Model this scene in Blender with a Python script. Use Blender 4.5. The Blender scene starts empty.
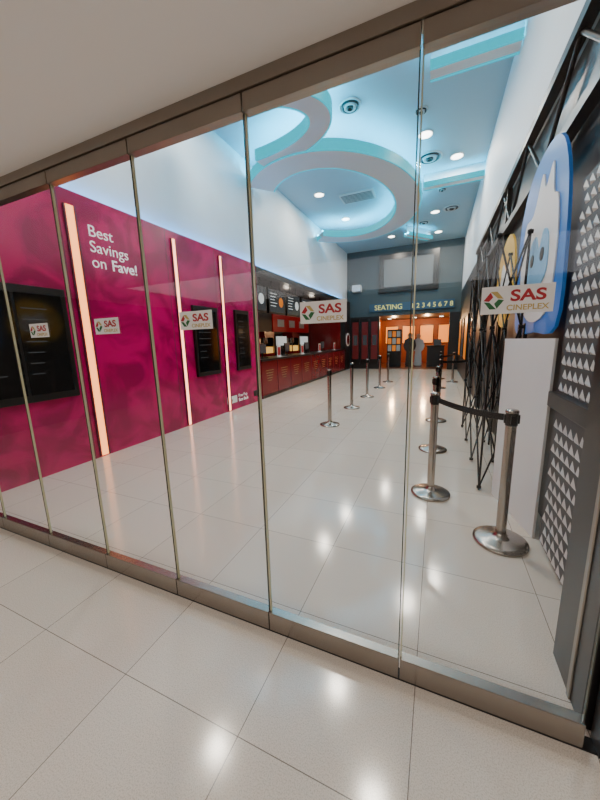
import bpy, math, random
from mathutils import Vector as V, Matrix
random.seed(4)
S=bpy.context.scene
COL=S.collection
# ---------------------------------------------------------------- materials
def lin(c): 
    return tuple(((x/255)/12.92 if x/255<=0.04045 else ((x/255+0.055)/1.055)**2.4) for x in c)+(1,)
MATS={}
def mat(name,rgb,rough=.5,metal=0,emit=None,es=0,spec=.5,noise=0,nscale=6,bump=0,coat=0,dist=0):
    m=bpy.data.materials.new(name);m.use_nodes=True
    nt=m.node_tree;b=nt.nodes['Principled BSDF']
    b.inputs['Base Color'].default_value=lin(rgb);b.inputs['Roughness'].default_value=rough
    b.inputs['Metallic'].default_value=metal;b.inputs['Specular IOR Level'].default_value=spec
    b.inputs['Coat Weight'].default_value=coat
    if emit: b.inputs['Emission Color'].default_value=lin(emit);b.inputs['Emission Strength'].default_value=es
    if noise or bump:
        tc=nt.nodes.new('ShaderNodeTexCoord');n=nt.nodes.new('ShaderNodeTexNoise');n.inputs['Scale'].default_value=nscale
        n.inputs['Detail'].default_value=5;n.inputs['Distortion'].default_value=dist
        nt.links.new(tc.outputs['Object'],n.inputs['Vector'])
        if noise:
            mx=nt.nodes.new('ShaderNodeMix');mx.data_type='RGBA'
            mx.inputs['A'].default_value=lin([c*(1-noise) for c in rgb]);mx.inputs['B'].default_value=lin([min(255,c*(1+noise)) for c in rgb])
            fac=n.outputs['Fac']
            if dist:
                cr=nt.nodes.new('ShaderNodeValToRGB');cr.color_ramp.elements[0].position=.40;cr.color_ramp.elements[1].position=.60
                nt.links.new(fac,cr.inputs['Fac']);fac=cr.outputs['Color']
            nt.links.new(fac,mx.inputs['Factor']);nt.links.new(mx.outputs['Result'],b.inputs['Base Color'])
        if bump:
            bp=nt.nodes.new('ShaderNodeBump');bp.inputs['Strength'].default_value=bump
            nt.links.new(n.outputs['Fac'],bp.inputs['Height']);nt.links.new(bp.outputs['Normal'],b.inputs['Normal'])
    MATS[name]=m;return m
def tilemat(name,c1,c2,seam,rough,ox,oy,size=.62):
    m=bpy.data.materials.new(name);m.use_nodes=True;nt=m.node_tree;b=nt.nodes['Principled BSDF'];L=nt.links.new
    tc=nt.nodes.new('ShaderNodeTexCoord')
    mp=nt.nodes.new('ShaderNodeMapping');mp.inputs['Location'].default_value=(-ox,-oy,0);L(tc.outputs['Object'],mp.inputs['Vector'])
    br=nt.nodes.new('ShaderNodeTexBrick');br.offset=0;br.squash=1
    br.inputs['Scale'].default_value=1;br.inputs['Brick Width'].default_value=size;br.inputs['Row Height'].default_value=size
    br.inputs['Mortar Size'].default_value=.0018;br.inputs['Mortar Smooth'].default_value=.1;br.inputs['Bias'].default_value=0
    br.inputs['Color1'].default_value=lin(c1);br.inputs['Color2'].default_value=lin(c2);br.inputs['Mortar'].default_value=lin(seam)
    L(mp.outputs['Vector'],br.inputs['Vector'])
    n=nt.nodes.new('ShaderNodeTexNoise');n.inputs['Scale'].default_value=220;n.inputs['Detail'].default_value=2;L(tc.outputs['Object'],n.inputs['Vector'])
    cr=nt.nodes.new('ShaderNodeValToRGB');cr.color_ramp.elements[0].position=.30;cr.color_ramp.elements[0].color=(.72,.70,.66,1)
    cr.color_ramp.elements[1].position=.55;cr.color_ramp.elements[1].color=(1,1,1,1);L(n.outputs['Fac'],cr.inputs['Fac'])
    mx=nt.nodes.new('ShaderNodeMix');mx.data_type='RGBA';mx.blend_type='MULTIPLY';mx.inputs['Factor'].default_value=1
    L(br.outputs['Color'],mx.inputs['A']);L(cr.outputs['Color'],mx.inputs['B']);L(mx.outputs['Result'],b.inputs['Base Color'])
    b.inputs['Roughness'].default_value=rough;b.inputs['Specular IOR Level'].default_value=.6
    MATS[name]=m;return m
def glassmat(name,tint):
    m=bpy.data.materials.new(name);m.use_nodes=True;nt=m.node_tree;nt.nodes.clear();L=nt.links.new
    o=nt.nodes.new('ShaderNodeOutputMaterial');t=nt.nodes.new('ShaderNodeBsdfTransparent');t.inputs['Color'].default_value=tint
    g=nt.nodes.new('ShaderNodeBsdfGlossy');g.inputs['Roughness'].default_value=.0
    lw=nt.nodes.new('ShaderNodeLayerWeight');lw.inputs['Blend'].default_value=.5
    pw=nt.nodes.new('ShaderNodeMath');pw.operation='POWER';pw.inputs[1].default_value=5;L(lw.outputs['Facing'],pw.inputs[0])
    ma=nt.nodes.new('ShaderNodeMath');ma.operation='MULTIPLY_ADD';ma.inputs[1].default_value=.9;ma.inputs[2].default_value=.03;L(pw.outputs[0],ma.inputs[0])
    mx=nt.nodes.new('ShaderNodeMixShader');L(ma.outputs[0],mx.inputs['Fac']);L(t.outputs[0],mx.inputs[1]);L(g.outputs[0],mx.inputs[2]);L(mx.outputs[0],o.inputs['Surface'])
    MATS[name]=m;return m
mat('magenta_laminate',(170,0,82),.16,noise=.13,nscale=1.4,dist=2.0)
mat('magenta_dark',(90,0,40),.4)
mat('white_paint',(210,220,226),.6,noise=.01)
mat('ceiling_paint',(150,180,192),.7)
mat('ring_paint',(206,214,218),.7)
mat('soffit_paint',(232,228,226),.7)
mat('slate_paint',(58,76,82),.6,noise=.03)
mat('sign_teal',(40,78,104),.5)
mat('black_metal',(10,10,11),.4,metal=.3)
mat('black_plastic',(9,9,10),.3)
mat('dark_wall',(26,24,25),.4)
mat('screen_glass',(8,10,12),.08,spec=.7)
mat('bronze_steel',(150,140,130),.28,metal=.9,noise=.06,nscale=3)
mat('brushed_steel',(158,150,142),.27,metal=.95,noise=.05,nscale=8)
mat('stainless',(168,160,152),.24,metal=1)
mat('dark_steel',(46,44,44),.28,metal=.5)
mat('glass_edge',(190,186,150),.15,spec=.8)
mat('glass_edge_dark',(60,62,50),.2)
mat('warm_led',(255,170,110),.5,emit=(255,150,80),es=3)
mat('cool_led',(255,190,165),.5,emit=(255,160,122),es=4.5)
mat('cyan_led',(0,10,15),.6,emit=(0,205,232),es=1.05,spec=.1)
mat('cyan_trough',(0,60,80),.5,emit=(0,184,226),es=60)
mat('added_blue_led',(0,60,80),.5,emit=(30,165,255),es=36)  # glow of the strip added above the magenta wall
mat('lamp_face',(255,255,255),.5,emit=(255,246,232),es=9)
mat('fill_panel_face',(255,255,255),.5,emit=(255,248,240),es=.2)
mat('belt_fabric',(14,14,16),.8)
mat('white_vinyl',(232,230,228),.45)
mat('text_white',(245,240,242),.5,emit=(255,240,245),es=.3)
mat('text_yellow',(220,215,120),.5,emit=(225,220,130),es=.45)
mat('logo_red',(170,10,28),.5);mat('logo_green',(20,100,48),.5);mat('logo_tan',(190,165,95),.5)
mat('red_laminate',(118,6,16),.22,noise=.1)
mat('red_glow',(130,10,18),.4,emit=(170,20,25),es=.2)
mat('red_poster',(90,16,20),.4,emit=(120,20,20),es=.12)
mat('menu_a',(30,30,32),.2,emit=(110,115,120),es=.2)
mat('menu_b',(200,200,200),.3,emit=(210,215,215),es=.7)
mat('menu_o',(200,120,30),.3,emit=(230,120,30),es=.6)
mat('lobby_glow',(230,140,60),.4,emit=(255,150,60),es=1.2)
mat('popcorn',(240,200,110),.7,emit=(255,190,90),es=.8)
mat('projection',(96,104,108),.5,emit=(140,150,152),es=.05)
mat('orange_wall',(150,72,26),.5,noise=.15)
mat('brown_floor',(90,52,34),.3)
mat('cartoon_blue',(14,104,186),.4,emit=(14,104,186),es=.15);mat('cartoon_light',(130,190,230),.4);mat('cartoon_yellow',(230,180,30),.4)
mat('skin_print',(190,150,120),.6)
mat('grey_relief',(205,203,200),.4);mat('grey_relief_back',(66,66,68),.5)
mat('grille_white',(190,195,196),.5)
mat('mall_wall',(110,104,100),.6)
tilemat('terrazzo',(222,211,198),(216,205,192),(125,116,106),.13,-.02,.77)
glassmat('clear_glass',(.965,.975,.955,1))
# ---------------------------------------------------------------- mesh builder
class MB:
    def __init__(s): s.v=[];s.f=[];s.m=[];s.names=[];s.sm=[]
    def mi(s,n):
        if n not in s.names: s.names.append(n)
        return s.names.index(n)
    def add(s,vs,fs,m,smooth=False):
        o=len(s.v);s.v+=[tuple(p) for p in vs];k=s.mi(m)
        for f in fs: s.f.append([i+o for i in f]);s.m.append(k);s.sm.append(smooth)
        return s
    def box(s,a,b,m):
        x0,x1=sorted((a[0],b[0]));y0,y1=sorted((a[1],b[1]));z0,z1=sorted((a[2],b[2]))
        s.add([(x0,y0,z0),(x1,y0,z0),(x1,y1,z0),(x0,y1,z0),(x0,y0,z1),(x1,y0,z1),(x1,y1,z1),(x0,y1,z1)],
              [(0,3,2,1),(4,5,6,7),(0,1,5,4),(1,2,6,5),(2,3,7,6),(3,0,4,7)],m);return s
    def cyl(s,p,q,r,m,n=16,r2=None,cap=True):
        p=V(p);q=V(q);d=(q-p).normalized();a=d.orthogonal().normalized();b=d.cross(a);r2=r if r2 is None else r2
        vs=[p+(a*math.cos(t)+b*math.sin(t))*r for t in [2*math.pi*i/n for i in range(n)]]+[q+(a*math.cos(t)+b*math.sin(t))*r2 for t in [2*math.pi*i/n for i in range(n)]]
        s.add(vs,[(i,(i+1)%n,n+(i+1)%n,n+i) for i in range(n)],m,True)
        if cap: s.add(vs,[tuple(range(n))[::-1],tuple(range(n,2*n))],m)
        return s
    def lathe(s,c,prof,m,n=28):
        vs=[];k=len(prof)
        for i in range(n):
            t=2*math.pi*i/n
            for r,z in prof: vs.append((c[0]+r*math.cos(t),c[1]+r*math.sin(t),c[2]+z))
        s.add(vs,[(i*k+j,((i+1)%n)*k+j,((i+1)%n)*k+j+1,i*k+j+1) for i in range(n) for j in range(k-1)],m,True);return s
    def prism(s,pts,off,m):
        n=len(pts);off=V(off);vs=[V(p) for p in pts]+[V(p)+off for p in pts]
        s.add(vs,[tuple(range(n)),tuple(range(n,2*n))[::-1]]+[(i,n+i,n+(i+1)%n,(i+1)%n) for i in range(n)],m);return s
    def make(s,name,parent=None,bevel=0):
        me=bpy.data.meshes.new(name);me.from_pydata(s.v,[],s.f);
        for n in s.names: me.materials.append(MATS[n])
        for p,k,sm in zip(me.polygons,s.m,s.sm): p.material_index=k;p.use_smooth=sm
        me.update()
        import bmesh
        bm=bmesh.new();bm.from_mesh(me);bmesh.ops.recalc_face_normals(bm,faces=bm.faces);bm.to_mesh(me);bm.free()
        o=bpy.data.objects.new(name,me);COL.objects.link(o)
        if parent: o.parent=parent
        if bevel:
            b=o.modifiers.new('bevel','BEVEL');b.width=bevel;b.segments=2;b.limit_method='ANGLE'
        return o
def empty(name):
    e=bpy.data.objects.new(name,None);COL.objects.link(e);return e
def text(s,loc,rot,size,m,name,parent=None,align='LEFT',bold=0,ext=.001,sx=1):
    c=bpy.data.curves.new(name,'FONT');c.body=s;c.size=size;c.align_x=align;c.offset=bold;c.extrude=ext;c.materials.append(MATS[m])
    o=bpy.data.objects.new(name,c);o.location=loc;o.rotation_euler=[math.radians(a) for a in rot];o.scale=(sx,1,1);COL.objects.link(o)
    if parent:o.parent=parent
    return o
B=lambda a,b,m,name,**k: MB().box(a,b,m).make(name,**k)
# ---------------------------------------------------------------- shell
XL,XR,YG,YB,ZC=-4.2,.86,1.24,16.3,5.7
B((-7,-5,-.1),(6,22,0),'terrazzo','floor')
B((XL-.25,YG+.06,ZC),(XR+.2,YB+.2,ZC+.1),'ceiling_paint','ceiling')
B((-7,-5,2.5),(6,YG+.06,2.6),'soffit_paint','ceiling_soffit')
B((XL-.2,YG-.04,2.6),(XR+.2,YG+.06,ZC),'white_paint','wall_front')
w=MB();w.box((XL-.25,YG+.06,3.35),(XL-.15,YB,ZC),'white_paint')
w.box((XL-.25,YG+.06,0),(XL,7.12,3.35),'magenta_laminate').box((XL-.02,YG+.06,3.35),(XL,7.12,3.375),'magenta_laminate')
for y in (2.62,4.25,5.5,): w.box((XL-.01,y,0),(XL+.001,y+.012,3.34),'magenta_dark')
w.box((XL-.25,15.4,0),(XL,YB,3.35),'dark_wall')
w.make('wall_left')
B((XL-.06,YG+.1,3.351),(XL-.03,15.3,3.362),'added_blue_led','added_wall_wash_light')  # LED strip added to wash the upper wall with blue light
MB().box((XR,YG+.06,3.5),(XR+.15,YB,ZC),'white_paint').box((XR,YG+.06,0),(XR+.15,YB,3.5),'dark_wall').make('wall_right')
MB().box((XL-.25,YB,2.6),(XR+.15,YB+.15,ZC),'slate_paint').box((XL-.25,YB,0),(-2.72,YB+.15,2.6),'dark_wall').box((.43,YB,0),(XR+.15,YB+.15,2.6),'dark_wall').make('wall_back')
w=MB();w.box((-3.3,20.5,0),(.9,20.6,2.6),'orange_wall').box((-3.3,YB+.15,0),(-3.2,20.5,2.6),'orange_wall').box((.8,YB+.15,0),(.9,20.5,2.6),'orange_wall')
for x in (-3.0,-2.0,-1.0,0.0): w.box((x,20.47,1.2),(x+.7,20.5,2.2),'lobby_glow').box((x-.04,20.48,1.16),(x+.74,20.5,2.24),'black_plastic')
w.make('wall_lobby')
B((-3.3,YB+.15,2.6),(.9,20.6,2.7),'dark_wall','ceiling_lobby')
B((-3.2,YB+.15,.0),(.8,20.5,.012),'brown_floor','floor_lobby')
MB().box((-6.2,7.02,0),(-6.1,15.5,3.35),'dark_wall').box((-6.2,7.02,0),(XL-.25,7.12,3.35),'dark_wall').box((-6.2,15.4,0),(XL-.25,15.5,3.35),'red_laminate').make('wall_concession')
B((-6.2,7.02,3.35),(XL-.25,15.5,3.45),'dark_wall','ceiling_concession')
w=MB();w.box((-7,-5.1,0),(6,-5,2.5),'mall_wall')
for i in range(6):
    x=-6.6+i*2.1
    w.box((x,-5.0,.3),(x+1.5,-4.97,2.1),'screen_glass').box((x,-4.99,2.15),(x+1.5,-4.95,2.3),'mall_wall')
w.make('wall_mall')
B((-7.1,-5,0),(-7,YG+.1,2.5),'mall_wall','wall_mall_left');B((6,-5,0),(6.1,YG+.1,2.5),'mall_wall','wall_mall_right')
B((-7,YG-.03,0),(-5.3,YG+.1,2.5),'mall_wall','wall_shopfront_left');B((.9,YG-.03,0),(6,YG+.1,2.5),'mall_wall','wall_shopfront_right')
# ---------------------------------------------------------------- glass front
joints=[-5.24,-4.60,-3.95,-3.30,-2.66,-2.01,-1.38,-.745,-.09,.56]
for i in range(len(joints)-1):
    a,b=joints[i]+.003,joints[i+1]-.003
    e=empty('glass_door_panel')
    MB().add([(a+.004,YG,.11),(b-.004,YG,.11),(b-.004,YG,2.39),(a+.004,YG,2.39)],[(0,1,2,3)],'clear_glass').make('pane',e)
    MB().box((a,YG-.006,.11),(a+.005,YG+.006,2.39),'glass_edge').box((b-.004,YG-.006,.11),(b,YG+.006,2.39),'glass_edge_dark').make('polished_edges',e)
    MB().box((a,YG-.022,.006),(b,YG+.022,.11),'brushed_steel').make('bottom_rail',e,bevel=.002)
    MB().box((a,YG-.022,2.385),(b,YG+.022,2.45),'bronze_steel').make('top_rail',e,bevel=.002)
    c=(a+b)/2-.012
    if i>=2:
        z=1.612
        MB().box((c-.098,YG-.006,z-.043),(c+.098,YG-.004,z+.043),'white_vinyl').make('sticker_backing',e)
        y=YG-.0065;l=MB();cx,cz,q=c-.063,z,.029
        l.prism([(cx-q,y,cz),(cx-q*.35,y,cz+q*.9),(cx-.002,y,cz+q*.35),(cx-q*.45,y,cz-.003)],(0,-.0006,0),'logo_red')
        l.prism([(cx+q,y,cz),(cx+q*.35,y,cz-q*.9),(cx+.002,y,cz-q*.35),(cx+q*.45,y,cz+.003)],(0,-.0006,0),'logo_green')
        l.prism([(cx-q*.35,y,cz+q*.95),(cx+q*.3,y,cz+q*.95),(cx+q*.95,y,cz+.004),(cx+q*.4,y,cz+.006)],(0,-.0006,0),'logo_tan')
        l.prism([(cx+q*.3,y,cz-q*.95),(cx-q*.35,y,cz-q*.95),(cx-q*.95,y,cz-.004),(cx-q*.4,y,cz-.006)],(0,-.0006,0),'logo_green')
        l.make('sticker_logo',e)
        text('SAS',(c+.03,y,z-.004),(90,0,0),.048,'logo_red','sticker_title',e,'CENTER',.0014,.0003,1.25)
        text('CINEPLEX',(c+.03,y,z-.033),(90,0,0),.024,'logo_tan','sticker_subtitle',e,'CENTER',.0005,.0003,1.05)
B((-5.3,YG-.03,2.452),(.9,YG+.03,2.499),'bronze_steel','trim_header_track')
B((-5.3,YG-.023,0),(.62,YG+.03,.005),'dark_steel','trim_floor_track')
p=MB();p.box((.575,1.30,0),(.84,1.62,2.5),'dark_steel').box((.568,1.40,0),(.576,1.43,2.5),'bronze_steel').make('door_pocket_post',bevel=.004)
B((.60,YG-.03,0),(.9,YG+.04,2.45),'dark_steel','door_frame_jamb')
# ---------------------------------------------------------------- left wall: light strips, displays
def strip(y,wd,m,z1):
    MB().box((XL+.001,y-wd*.5-.02,0.02),(XL+.025,y-wd*.5,z1),'magenta_dark').box((XL+.001,y+wd*.5,0.02),(XL+.03,y+wd*.5+.02,z1),'magenta_dark').box((XL+.001,y-wd*.5,0.02),(XL+.018,y+wd*.5,z1),m).make('wall_light_strip')
strip(2.75,.10,'warm_led',3.2);strip(4.42,.07,'cool_led',3.25);strip(5.68,.07,'cool_led',3.25)
def display(y0,y1,z0,z1,cols=1):
    d=MB();d.box((XL+.001,y0,z0),(XL+.05,y1,z1),'black_plastic')
    n=cols;wd=(y1-y0-.08)/n
    for i in range(n):
        d.box((XL+.05,y0+.04+i*wd+.015,z0+.08),(XL+.053,y0+.04+(i+1)*wd-.015,z1-.08),'screen_glass')
        for k in range(7):
            zz=z1-.25-k*.12
            d.box((XL+.0531,y0+.04+i*wd+.06,zz),(XL+.054,y0+.04+i*wd+.06+random.uniform(.3,.8)*(wd-.14),zz+.012),'menu_a')
    d.make('wall_display_screen',bevel=.004)
display(1.45,2.52,.9,2.18,2);display(4.72,5.42,.88,2.2);display(6.05,6.6,.88,2.22)
e=empty('wall_lettering')
for t,z in (('Best',2.92),('Savings',2.73)):
    text(t,(XL+.002,2.95,z-.01),(90,0,90),.2,'text_white','line',e,ext=.002)
text('on',(XL+.002,2.95,2.53),(90,0,90),.2,'text_white','line',e,ext=.002)
text('Fave!',(XL+.002,3.23,2.53),(90,0,90),.2,'text_white','line',e,bold=.003,ext=.002)
e=empty('payment_sign')
MB().box((XL+.001,5.62,.16),(XL+.01,5.98,.32),'white_vinyl').make('badge',e)
MB().box((XL+.001,6.72,.16),(XL+.01,7.02,.30),'black_plastic').make('badge_dark',e)
text('Free Pop',(XL+.003,6.05,.26),(90,0,90),.1,'text_white','line',e);text('Earn Back',(XL+.003,6.05,.16),(90,0,90),.1,'text_white','line',e,bold=.002)
text('Pay',(XL+.011,5.66,.2),(90,0,90),.11,'magenta_laminate','line',e,bold=.002)
# ---------------------------------------------------------------- concession counter
c=MB();c.box((XL-.65,7.2,0),(XL-.02,15.3,1.0),'red_laminate').box((XL-.7,7.15,1.0),(XL+.03,15.35,1.05),'black_plastic').box((XL-.02,7.2,0),(XL-.01,15.3,.08),'black_plastic')
for i in range(1,9): c.box((XL-.02,7.2+i*.9,.08),(XL-.012,7.21+i*.9,1.0),'magenta_dark')
for i in range(9):
    yc=7.65+i*.9
    for k in range(5): c.box((XL-.02,yc-.15-.02*k,.45+k*.07),(XL-.015,yc+.1+.03*k,.458+k*.07),'logo_tan')
c.make('concession_counter')
MB().box((XL-.25,7.13,3.2),(XL,15.4,3.349),'black_plastic').make('concession_fascia')
for i in range(6):
    y0=7.35+i*1.25
    m=MB();m.box((-4.75,y0,2.35),(-4.68,y0+1.1,3.1),'black_plastic').box((-4.68,y0+.04,2.4),(-4.676,y0+1.06,3.06),'menu_a')
    for k in range(5):
        m.box((-4.676,y0+.1,2.93-k*.09),(-4.675,y0+.1+random.uniform(.2,.45),2.95-k*.09),'menu_b')
    m.cyl((-4.675,y0+.8,2.72),(-4.672,y0+.8,2.72),.15,'menu_o' if i%2 else 'menu_b',16)
    m.cyl((-4.72,y0+.3,3.1),(-4.72,y0+.3,3.345),.015,'black_metal').cyl((-4.72,y0+.8,3.1),(-4.72,y0+.8,3.345),.015,'black_metal')
    m.make('menu_board_screen')
s=MB();s.box((-6.098,11.4,1.9),(-6.06,15.2,2.6),'red_glow')
for k in range(3): s.box((-6.06,11.8+k*1.1,2.1),(-6.055,12.4+k*1.1,2.4),'grille_white')
s.make('concession_banner_sign')
MB().box((-6.09,7.3,0),(-5.5,15.2,.9),'black_plastic').box((-6.09,7.25,.9),(-5.45,15.25,.95),'stainless').make('back_shelf')
def popcorn(y):
    p=MB();p.box((-6.0,y,.951),(-5.55,y+.7,1.1),'red_laminate').box((-6.0,y,1.65),(-5.55,y+.7,1.85),'red_laminate')
    for a in (-5.98,-5.57):
        for q in (y+.02,y+.68): p.box((a-.015,q-.015,1.1),(a+.015,q+.015,1.65),'stainless')
    p.box((-5.96,y+.04,1.1),(-5.6,y+.66,1.32),'popcorn').box((-5.99,y+.02,1.1),(-5.97,y+.68,1.65),'stainless');p.cyl((-5.78,y+.35,1.45),(-5.78,y+.35,1.65),.12,'stainless')
    p.make('popcorn_machine')
def drinks(y):
    p=MB();p.box((-6.05,y,.951),(-5.7,y+.8,1.7),'black_plastic').box((-5.7,y+.02,1.35),(-5.62,y+.78,1.7),'menu_b').box((-5.7,y,.951),(-5.5,y+.8,1.0),'stainless')
    for k in range(5): p.cyl((-5.66,y+.12+k*.14,1.35),(-5.66,y+.12+k*.14,1.24),.02,'black_plastic')
    p.make('drink_dispenser')
popcorn(7.6);drinks(8.6);popcorn(9.8);drinks(10.9);popcorn(12.1);drinks(13.2)
for y in (7.7,9.3,11.0,12.8):
    p=MB();p.box((-4.66,y,1.051),(-4.45,y+.3,1.08),'black_plastic').cyl((-4.55,y+.15,1.08),(-4.55,y+.15,1.2),.02,'black_plastic').box((-4.57,y-.02,1.18),(-4.53,y+.34,1.45),'black_plastic').box((-4.53,y,1.2),(-4.528,y+.32,1.43),'menu_a').make('cash_register')
for y in (8.4,10.2,12.0,14.0):
    p=MB();p.box((-4.45,y,1.051),(-4.3,y+.22,1.06),'white_vinyl').box((-4.37,y,1.06),(-4.36,y+.22,1.38),'white_vinyl').box((-4.36,y+.02,1.1),(-4.358,y+.2,1.34),'logo_red').make('counter_card_stand')
MB().cyl((XL+.001,15.85,1.5),(XL+.02,15.85,1.5),.33,'white_vinyl',28).cyl((XL+.02,15.85,1.5),(XL+.024,15.85,1.5),.26,'red_laminate',28).make('round_wall_sign')
# ---------------------------------------------------------------- back wall
t=MB();x0,x1,z0,z1=-2.75,-.12,3.68,5.38
t.box((x0,YB-.14,z0),(x1,YB-.001,z1),'black_plastic').box((x0+.24,YB-.145,z0+.24),(x1-.24,YB-.14,z1-.24),'projection').make('wall_television')
e=empty('seating_sign')
MB().box((-3.2,YB-.1,2.8),(.6,YB-.001,3.18),'sign_teal').make('sign_board',e)
text('SEATING',(-2.95,YB-.105,2.88),(90,0,0),.33,'text_yellow','sign_word',e,ext=.003)
for i in range(8): text(str(i+1),(-1.25+i*.235,YB-.105,2.88),(90,0,0),.3,'text_yellow','sign_digit',e,ext=.003)
for i,x in enumerate((-4.1,-3.62,-3.14)):
    MB().box((x,YB-.05,.25),(x+.4,YB-.001,2.5),'black_plastic').box((x+.04,YB-.055,.5),(x+.36,YB-.05,2.35),'red_poster').box((x+.1,YB-.057,1.2),(x+.3,YB-.055,1.7),'menu_a').make('poster_frame')
MB().box((-4.0,YB-.4,3.8),(-3.6,YB-.001,4.1),'white_paint').make('wall_speaker')
def person_cutout(x,y,h,m1,m2):
    p=MB();yy=y
    body=[(-.09,0),(-.13,.05),(-.10,.45),(-.17,.52),(-.2,.62),(-.16,.8),(-.06,.84),(-.05,.87),(-.08,.92),(-.05,.99),(.05,.99),(.08,.92),(.05,.87),(.06,.84),(.16,.8),(.2,.62),(.17,.52),(.1,.45),(.13,.05),(.09,0)]
    p.prism([(x+a*h*.9,yy,b*h+.013) for a,b in body],(0,.03,0),m1)
    p.cyl((x,yy-.012,.925*h),(x,yy,.925*h),.07*h,m2,16)
    p.box((x-.2,yy-.1,.013),(x+.2,yy+.15,.04),'black_plastic');p.make('cardboard_standee')
person_cutout(-1.35,17.6,1.75,'dark_wall','skin_print');person_cutout(-.95,18.0,1.7,'grille_white','skin_print')
p=MB();p.box((-2.45,17.2,.013),(-1.75,17.5,.06),'black_plastic')
for i in range(3):
    for j in range(3): p.box((-2.42+i*.22,17.28,.85+j*.36),(-2.24+i*.22,17.29,1.15+j*.36),'menu_o' if (i+j)%2 else 'grille_white')
p.box((-2.46,17.29,.06),(-1.74,17.33,1.95),'black_metal').make('poster_display_stand')
MB().box((-.5,17.6,.013),(.3,18.1,1.05),'dark_wall').box((-.55,17.55,1.05),(.35,18.15,1.1),'black_plastic').box((-.2,17.8,1.1),(.15,17.83,1.4),'menu_a').make('ticket_podium')
for x in (-2.5,-1.2,.1):
    MB().cyl((x,18.3,2.56),(x,18.3,2.599),.12,'black_metal').cyl((x,18.3,2.55),(x,18.3,2.56),.1,'lamp_face').make('lobby_downlight')
# ---------------------------------------------------------------- ceiling ring + coves
def ell(cx,cy,rx,ry,a): return (max(cx+rx*math.cos(a),XL-.14),cy+ry*math.sin(a))
def ring(name,cx,cy,rx,ry,w,zb,zt,a0,a1,n=72):
    r=MB();A=[a0+(a1-a0)*i/n for i in range(n+1)]
    fs=[(i*4+k,(i+1)*4+k,(i+1)*4+(k+1)%4,i*4+(k+1)%4) for i in range(n) for k in range(4)]
    def band(o0,o1,za,zb_,m):
        v=[]
        for a in A:
            q=ell(cx,cy,rx+o0,ry+o0,a);q2=ell(cx,cy,rx+o1,ry+o1,a)
            v+=[(q[0],q[1],za),(q[0],q[1],zb_),(q2[0],q2[1],zb_),(q2[0],q2[1],za)]
        r.add(v,fs,m)
    band(0,-w,zb,zt,'ring_paint')
    band(-.04,-.10,zt+.001,zt+.03,'cyan_trough');band(-w+.04,-w+.10,zt+.001,zt+.03,'cyan_trough')
    band(.0,.03,zb+.0,zt+.05,'cyan_led');band(-w-.04,-w,zb-.0,zt+.05,'cyan_led')
    r.make(name)
D=math.radians
ring('ceiling_light_ring',-2.85,9.5,2.25,3.05,.62,5.12,5.28,D(-130),D(130))
ring('ceiling_light_ring',-3.9,5.6,2.1,1.1,.35,5.14,5.30,D(-80),D(80))
def cove(a,b):
    a=V(a);b=V(b);d=(b-a).normalized();n=V((-d.y,d.x))*.02
    P=lambda k0,k1,z0,h,mm:m.prism([(a.x+n.x*k0,a.y+n.y*k0,z0),(b.x+n.x*k0,b.y+n.y*k0,z0),(b.x+n.x*k1,b.y+n.y*k1,z0),(a.x+n.x*k1,a.y+n.y*k1,z0)],(0,0,h),mm)
    m=MB();P(-5,5,5.36,.05,'ring_paint');P(-1,1,5.41,.289,'ring_paint');P(-4,-2,5.411,.03,'cyan_trough');P(2,4,5.411,.03,'cyan_trough');P(-7,-5,5.35,.12,'cyan_led');P(5,7,5.35,.12,'cyan_led')
    m.make('ceiling_light_cove')
cove((-.55,9.8),(XR-.01,9.8));cove((-.3,5.9),(XR-.01,5.9));cove((-1.3,13.6),(-.5,14.6))
def downlight(x,y,z=ZC,p=60,r=.13,col=(1,.90,.78)):
    e=empty('ceiling_downlight')
    MB().cyl((x,y,z-.02),(x,y,z-.001),r+.025,'grille_white',24).cyl((x,y,z-.024),(x,y,z-.02),r,'lamp_face',24).make('fitting',e)
    L=bpy.data.lights.new('lamp','AREA');L.shape='DISK';L.size=r*2;L.energy=p;L.color=col
    o=bpy.data.objects.new('lamp',L);o.location=(x,y,z-.03);COL.objects.link(o);o.parent=e
for x,y in ((-3.3,3.4),(-3.15,4.9),(-.6,3.8),(-.45,8.0),(.2,9.2),(-3.4,9.6),(-3.2,11.8),(-.3,12.6),(-2.0,14.6),(-.2,14.9),(-1.6,5.2),(-2.6,7.2)):
    downlight(x,y,p=52)
e=empty('unseen_fill_panel')  # unseen panel added behind the camera to light the area outside the glass
MB().box((-5.1,-4.3,2.485),(4.1,-1.5,2.4995),'grille_white').box((-5,-4.2,2.482),(4,-1.6,2.485),'fill_panel_face').make('fitting',e)
L=bpy.data.lights.new('lamp','AREA');L.shape='RECTANGLE';L.size=9;L.size_y=2.6;L.energy=185;L.color=(1,.96,.94)
o=bpy.data.objects.new('lamp',L);o.location=(-.5,-2.9,2.478);COL.objects.link(o);o.parent=e
def diffuser(x,y,r=.28):
    m=MB()
    for k in range(4): m.lathe((x,y,ZC-.001),[(r*(1-k*.24),0),(r*(1-k*.24),-.03-.012*k),(r*(.93-k*.24),-.03-.012*k),(r*(.86-k*.24),0)],'grille_white' if k%2==0 else 'dark_steel')
    m.make('air_diffuser')
diffuser(-.39,8.98);diffuser(-1.68,6.5,.2);diffuser(-.5,7.2,.12);diffuser(.2,12.5,.25);diffuser(-.1,10.9,.12);diffuser(-.7,13.5,.2)
g=MB();g.box((-2.9,9.9,ZC-.05),(-1.9,10.5,ZC-.001),'grille_white')
for k in range(7): g.box((-2.85,9.95+k*.08,ZC-.054),(-1.95,9.98+k*.08,ZC-.05),'dark_steel')
g.make('air_conditioning_grille')
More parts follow.
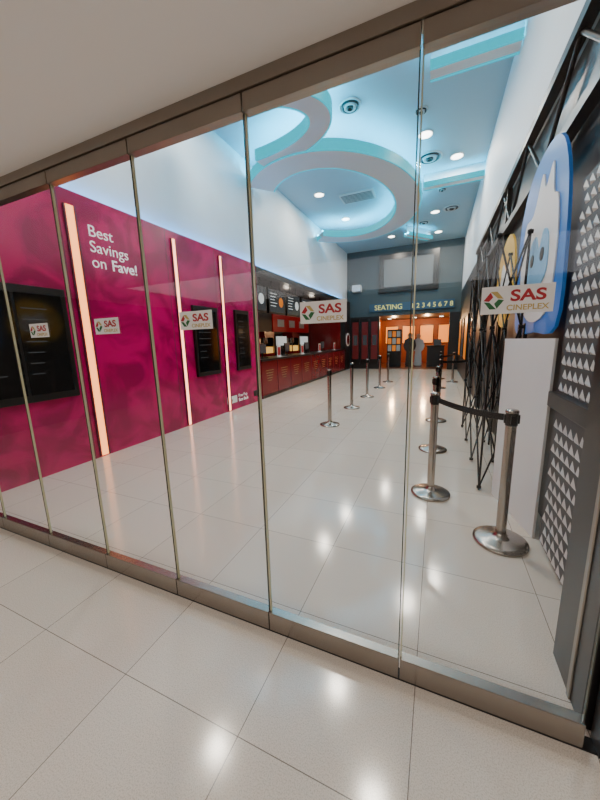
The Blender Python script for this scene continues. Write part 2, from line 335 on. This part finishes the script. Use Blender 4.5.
# ---------------------------------------------------------------- stanchions
def stanchion(x,y,h=1.0):
    m=MB();m.lathe((x,y,0),[(0,0),(.178,0),(.18,.006),(.178,.02),(.15,.03),(.07,.042),(.045,.055),(.036,.08)],'stainless',36)
    m.cyl((x,y,.05),(x,y,h-.11),.034,'stainless',24).cyl((x,y,h-.11),(x,y,h-.02),.038,'black_plastic',24).lathe((x,y,h-.02),[(.040,-.002),(.041,.0),(.041,.012),(.034,.02),(0,.022)],'stainless',24)
    m.box((x-.046,y-.012,h-.095),(x+.046,y+.012,h-.035),'black_plastic').box((x-.012,y-.046,h-.095),(x+.012,y+.046,h-.035),'black_plastic')
    m.make('stanchion_post')
for x,y in ((.49,2.5),(0,3.12),(0,4.45),(.03,6.1),(.08,8.0),(-1.72,5.25),(-1.7,6.76),(-1.65,8.2),(-1.6,9.85),(-1.55,11.3),(.1,10.2),(.5,11.7),(.12,12.5)):
    stanchion(x,y)
def belt(a,b,h=.935):
    a=V((a[0],a[1],h));b=V((b[0],b[1],h));d=(b-a).normalized();a=a+d*.05;b=b-d*.05;n=V((-d.y,d.x,0))*.002;N=10;v=[];fs=[]
    for i in range(N+1):
        t=i/N;p=a.lerp(b,t);p.z-=.02*4*t*(1-t)
        v+=[p-n+V((0,0,-.024)),p+n+V((0,0,-.024)),p+n+V((0,0,.024)),p-n+V((0,0,.024))]
    for i in range(N):
        for k in range(4): fs.append((i*4+k,(i+1)*4+k,(i+1)*4+(k+1)%4,i*4+(k+1)%4))
    MB().add(v,fs,'belt_fabric').make('barrier_belt')
belt((.49,2.5),(0,3.12));belt((0,4.45),(.03,6.1));belt((.08,8.0),(.8,8.6));belt((.1,10.2),(.5,11.7))
# ---------------------------------------------------------------- right side
def relief(y0,y1,z0,z1,name):
    x=.75;m=MB();m.box((x,y0,z0),(XR-.001,y1,z1),'grey_relief_back')
    s=.085;r=0;z=z0
    while z+s<=z1+.001:
        y=y0+(0 if r%2==0 else s/2)
        while y+s<=y1+.001:
            a=(x,y+s*.05,z+.012);b=(x,y+s*.80,z+.012);c=(x,y+s*.70,z+s*.86);t=(x-.014,y+s*.55,z+s*.35)
            m.add([a,b,c,t],[(0,1,3),(1,2,3),(2,0,3)],'grey_relief');y+=s
        z+=s;r+=1
    m.make(name)
relief(1.64,2.6,.02,1.02,'relief_wall_panel');relief(1.64,2.6,1.12,2.4,'relief_wall_panel')
B((.705,1.63,1.02),(XR-.001,2.61,1.12),'dark_steel','wall_ledge',bevel=.005)
m=MB()
for z in (2.9,3.5): m.box((.76,1.7,z),(.84,9.5,z+.08),'black_metal')
k=0;y=1.75
while y<9.3:
    m.cyl((.80,y,2.95 if k%2 else 3.53),(.80,y+.7,3.53 if k%2 else 2.95),.018,'black_metal',8);y+=.7;k+=1
for y in (1.75,5.6,7.5,9.4): m.box((.79,y,2.42 if y<2 else 0),(.85,y+.06,3.5),'black_metal')
m.make('overhead_truss_frame')
m=MB();ys=[3.36,4.16,4.96,5.76];zs=[.03,.8,1.57,2.34]
for x in (.44,.66):
    for i in range(3):
        for j in range(3):
            m.cyl((x,ys[i],zs[j]),(x,ys[i+1],zs[j+1]),.0085,'black_metal',8).cyl((x,ys[i],zs[j+1]),(x,ys[i+1],zs[j]),.0085,'black_metal',8)
    for y in (ys[0],ys[3]): m.cyl((x,y,.0),(x,y,2.36),.010,'black_metal',8)
for y in (ys[0],ys[-1]):
    for j in range(3): m.cyl((.44,y,zs[j]),(.66,y,zs[j+1]),.0085,'black_metal',8).cyl((.66,y,zs[j]),(.44,y,zs[j+1]),.0085,'black_metal',8)
for y in ys:
    for z in zs:
        for x in (.44,.66): m.cyl((x-.02,y,z),(x+.02,y,z),.018,'black_metal',8)
m.make('folding_display_frame')
MB().prism([(.56,3.32,0),(.735,2.64,0),(.735,2.64,1.47),(.56,3.32,1.47)],(-.018,-.005,0),'white_vinyl').make('foam_board_panel')
def blob(pts,x,th,m,b):
    out=[];n=len(pts)
    for i in range(n):
        p0,p1,p2,p3=[V(pts[(i+k-1)%n]) for k in range(4)]
        for t in (0,.25,.5,.75):
            out.append(.5*((2*p1)+(-p0+p2)*t+(2*p0-5*p1+4*p2-p3)*t*t+(-p0+3*p1-3*p2+p3)*t**3))
    b.prism([(x,q[0],q[1]) for q in out],(th,0,0),m)
b=MB()
blob([(2.66,1.55),(2.64,2.1),(2.78,2.62),(3.1,2.9),(3.7,2.86),(4.0,2.5),(3.95,1.8),(3.8,1.52),(3.2,1.52)],.71,.02,'cartoon_blue',b)
blob([(2.84,1.7),(2.78,2.1),(2.86,2.42),(2.98,2.50),(3.06,2.72),(3.2,2.6),(3.32,2.74),(3.5,2.5),(3.75,2.45),(3.78,2.0),(3.55,1.7),(3.2,1.6)],.70,.009,'white_vinyl',b)
blob([(2.95,1.95),(2.97,2.2),(3.1,2.28),(3.2,2.15),(3.32,2.28),(3.48,2.2),(3.5,1.95),(3.2,1.86)],.692,.008,'cartoon_light',b)
for yy in (3.08,3.36): b.cyl((.692,yy,2.1),(.688,yy,2.1),.05,'black_plastic',16)
blob([(3.05,1.78),(3.2,1.84),(3.38,1.78),(3.2,1.68)],.69,.003,'logo_red',b)
b.box((.70,3.45,.0),(.73,3.5,1.6),'black_metal').box((.70,3.65,0),(.73,3.7,1.6),'black_metal')
b.make('cartoon_cutout_standee')
b=MB()
blob([(4.15,1.9),(4.25,2.4),(4.6,2.65),(5.1,2.5),(5.3,2.1),(5.1,1.75),(4.6,1.6)],.71,.02,'cartoon_yellow',b)
blob([(4.35,2.0),(4.45,2.3),(4.65,2.25),(4.85,2.35),(4.95,2.0),(4.65,1.85)],.70,.009,'white_vinyl',b)
b.box((.71,4.4,0),(.73,4.45,1.8),'black_metal').box((.71,4.9,0),(.73,4.95,1.8),'black_metal');b.make('cartoon_cutout_standee')
for i,y in enumerate((9.9,11.4,12.9,14.4)):
    MB().box((XR-.04,y,.7),(XR-.001,y+1.0,2.2),'black_plastic').box((XR-.045,y+.06,.76),(XR-.04,y+.94,2.14),'menu_o' if i%2 else 'menu_a').make('poster_frame')
# ---------------------------------------------------------------- lights
def point(name,loc,e,col,r=.1):
    L=bpy.data.lights.new(name,'POINT');L.energy=e;L.color=col;L.shadow_soft_size=r
    o=bpy.data.objects.new(name,L);o.location=loc;COL.objects.link(o)
for x in (-2.3,-.6): point('lobby_lamp',(x,18.6,2.3),110,(1,.6,.3))
for y in (8.5,11,13.5): point('concession_lamp',(-5.2,y,3.1),10,(1,.85,.7))
W=bpy.data.worlds.new('world');S.world=W;W.use_nodes=True;W.node_tree.nodes['Background'].inputs[0].default_value=(.75,.74,.74,1);W.node_tree.nodes['Background'].inputs[1].default_value=.5
# ---------------------------------------------------------------- camera
f=315.0;th=math.radians(23.6);ph=math.radians(10.6);ro=math.radians(1.6)
F=V((-math.sin(th)*math.cos(ph),math.cos(th)*math.cos(ph),-math.sin(ph)))
R0=V((math.cos(th),math.sin(th),0));U0=R0.cross(F)
R=R0*math.cos(ro)-U0*math.sin(ro);U=U0*math.cos(ro)+R0*math.sin(ro)
cam=bpy.data.cameras.new('camera');cam.sensor_width=36;cam.sensor_fit='AUTO';cam.lens=f/800*36;cam.clip_start=.02
co=bpy.data.objects.new('camera',cam);COL.objects.link(co)
M=Matrix((R,U,-F)).transposed().to_4x4();M.translation=V((0,0,1.5));co.matrix_world=M
S.camera=co
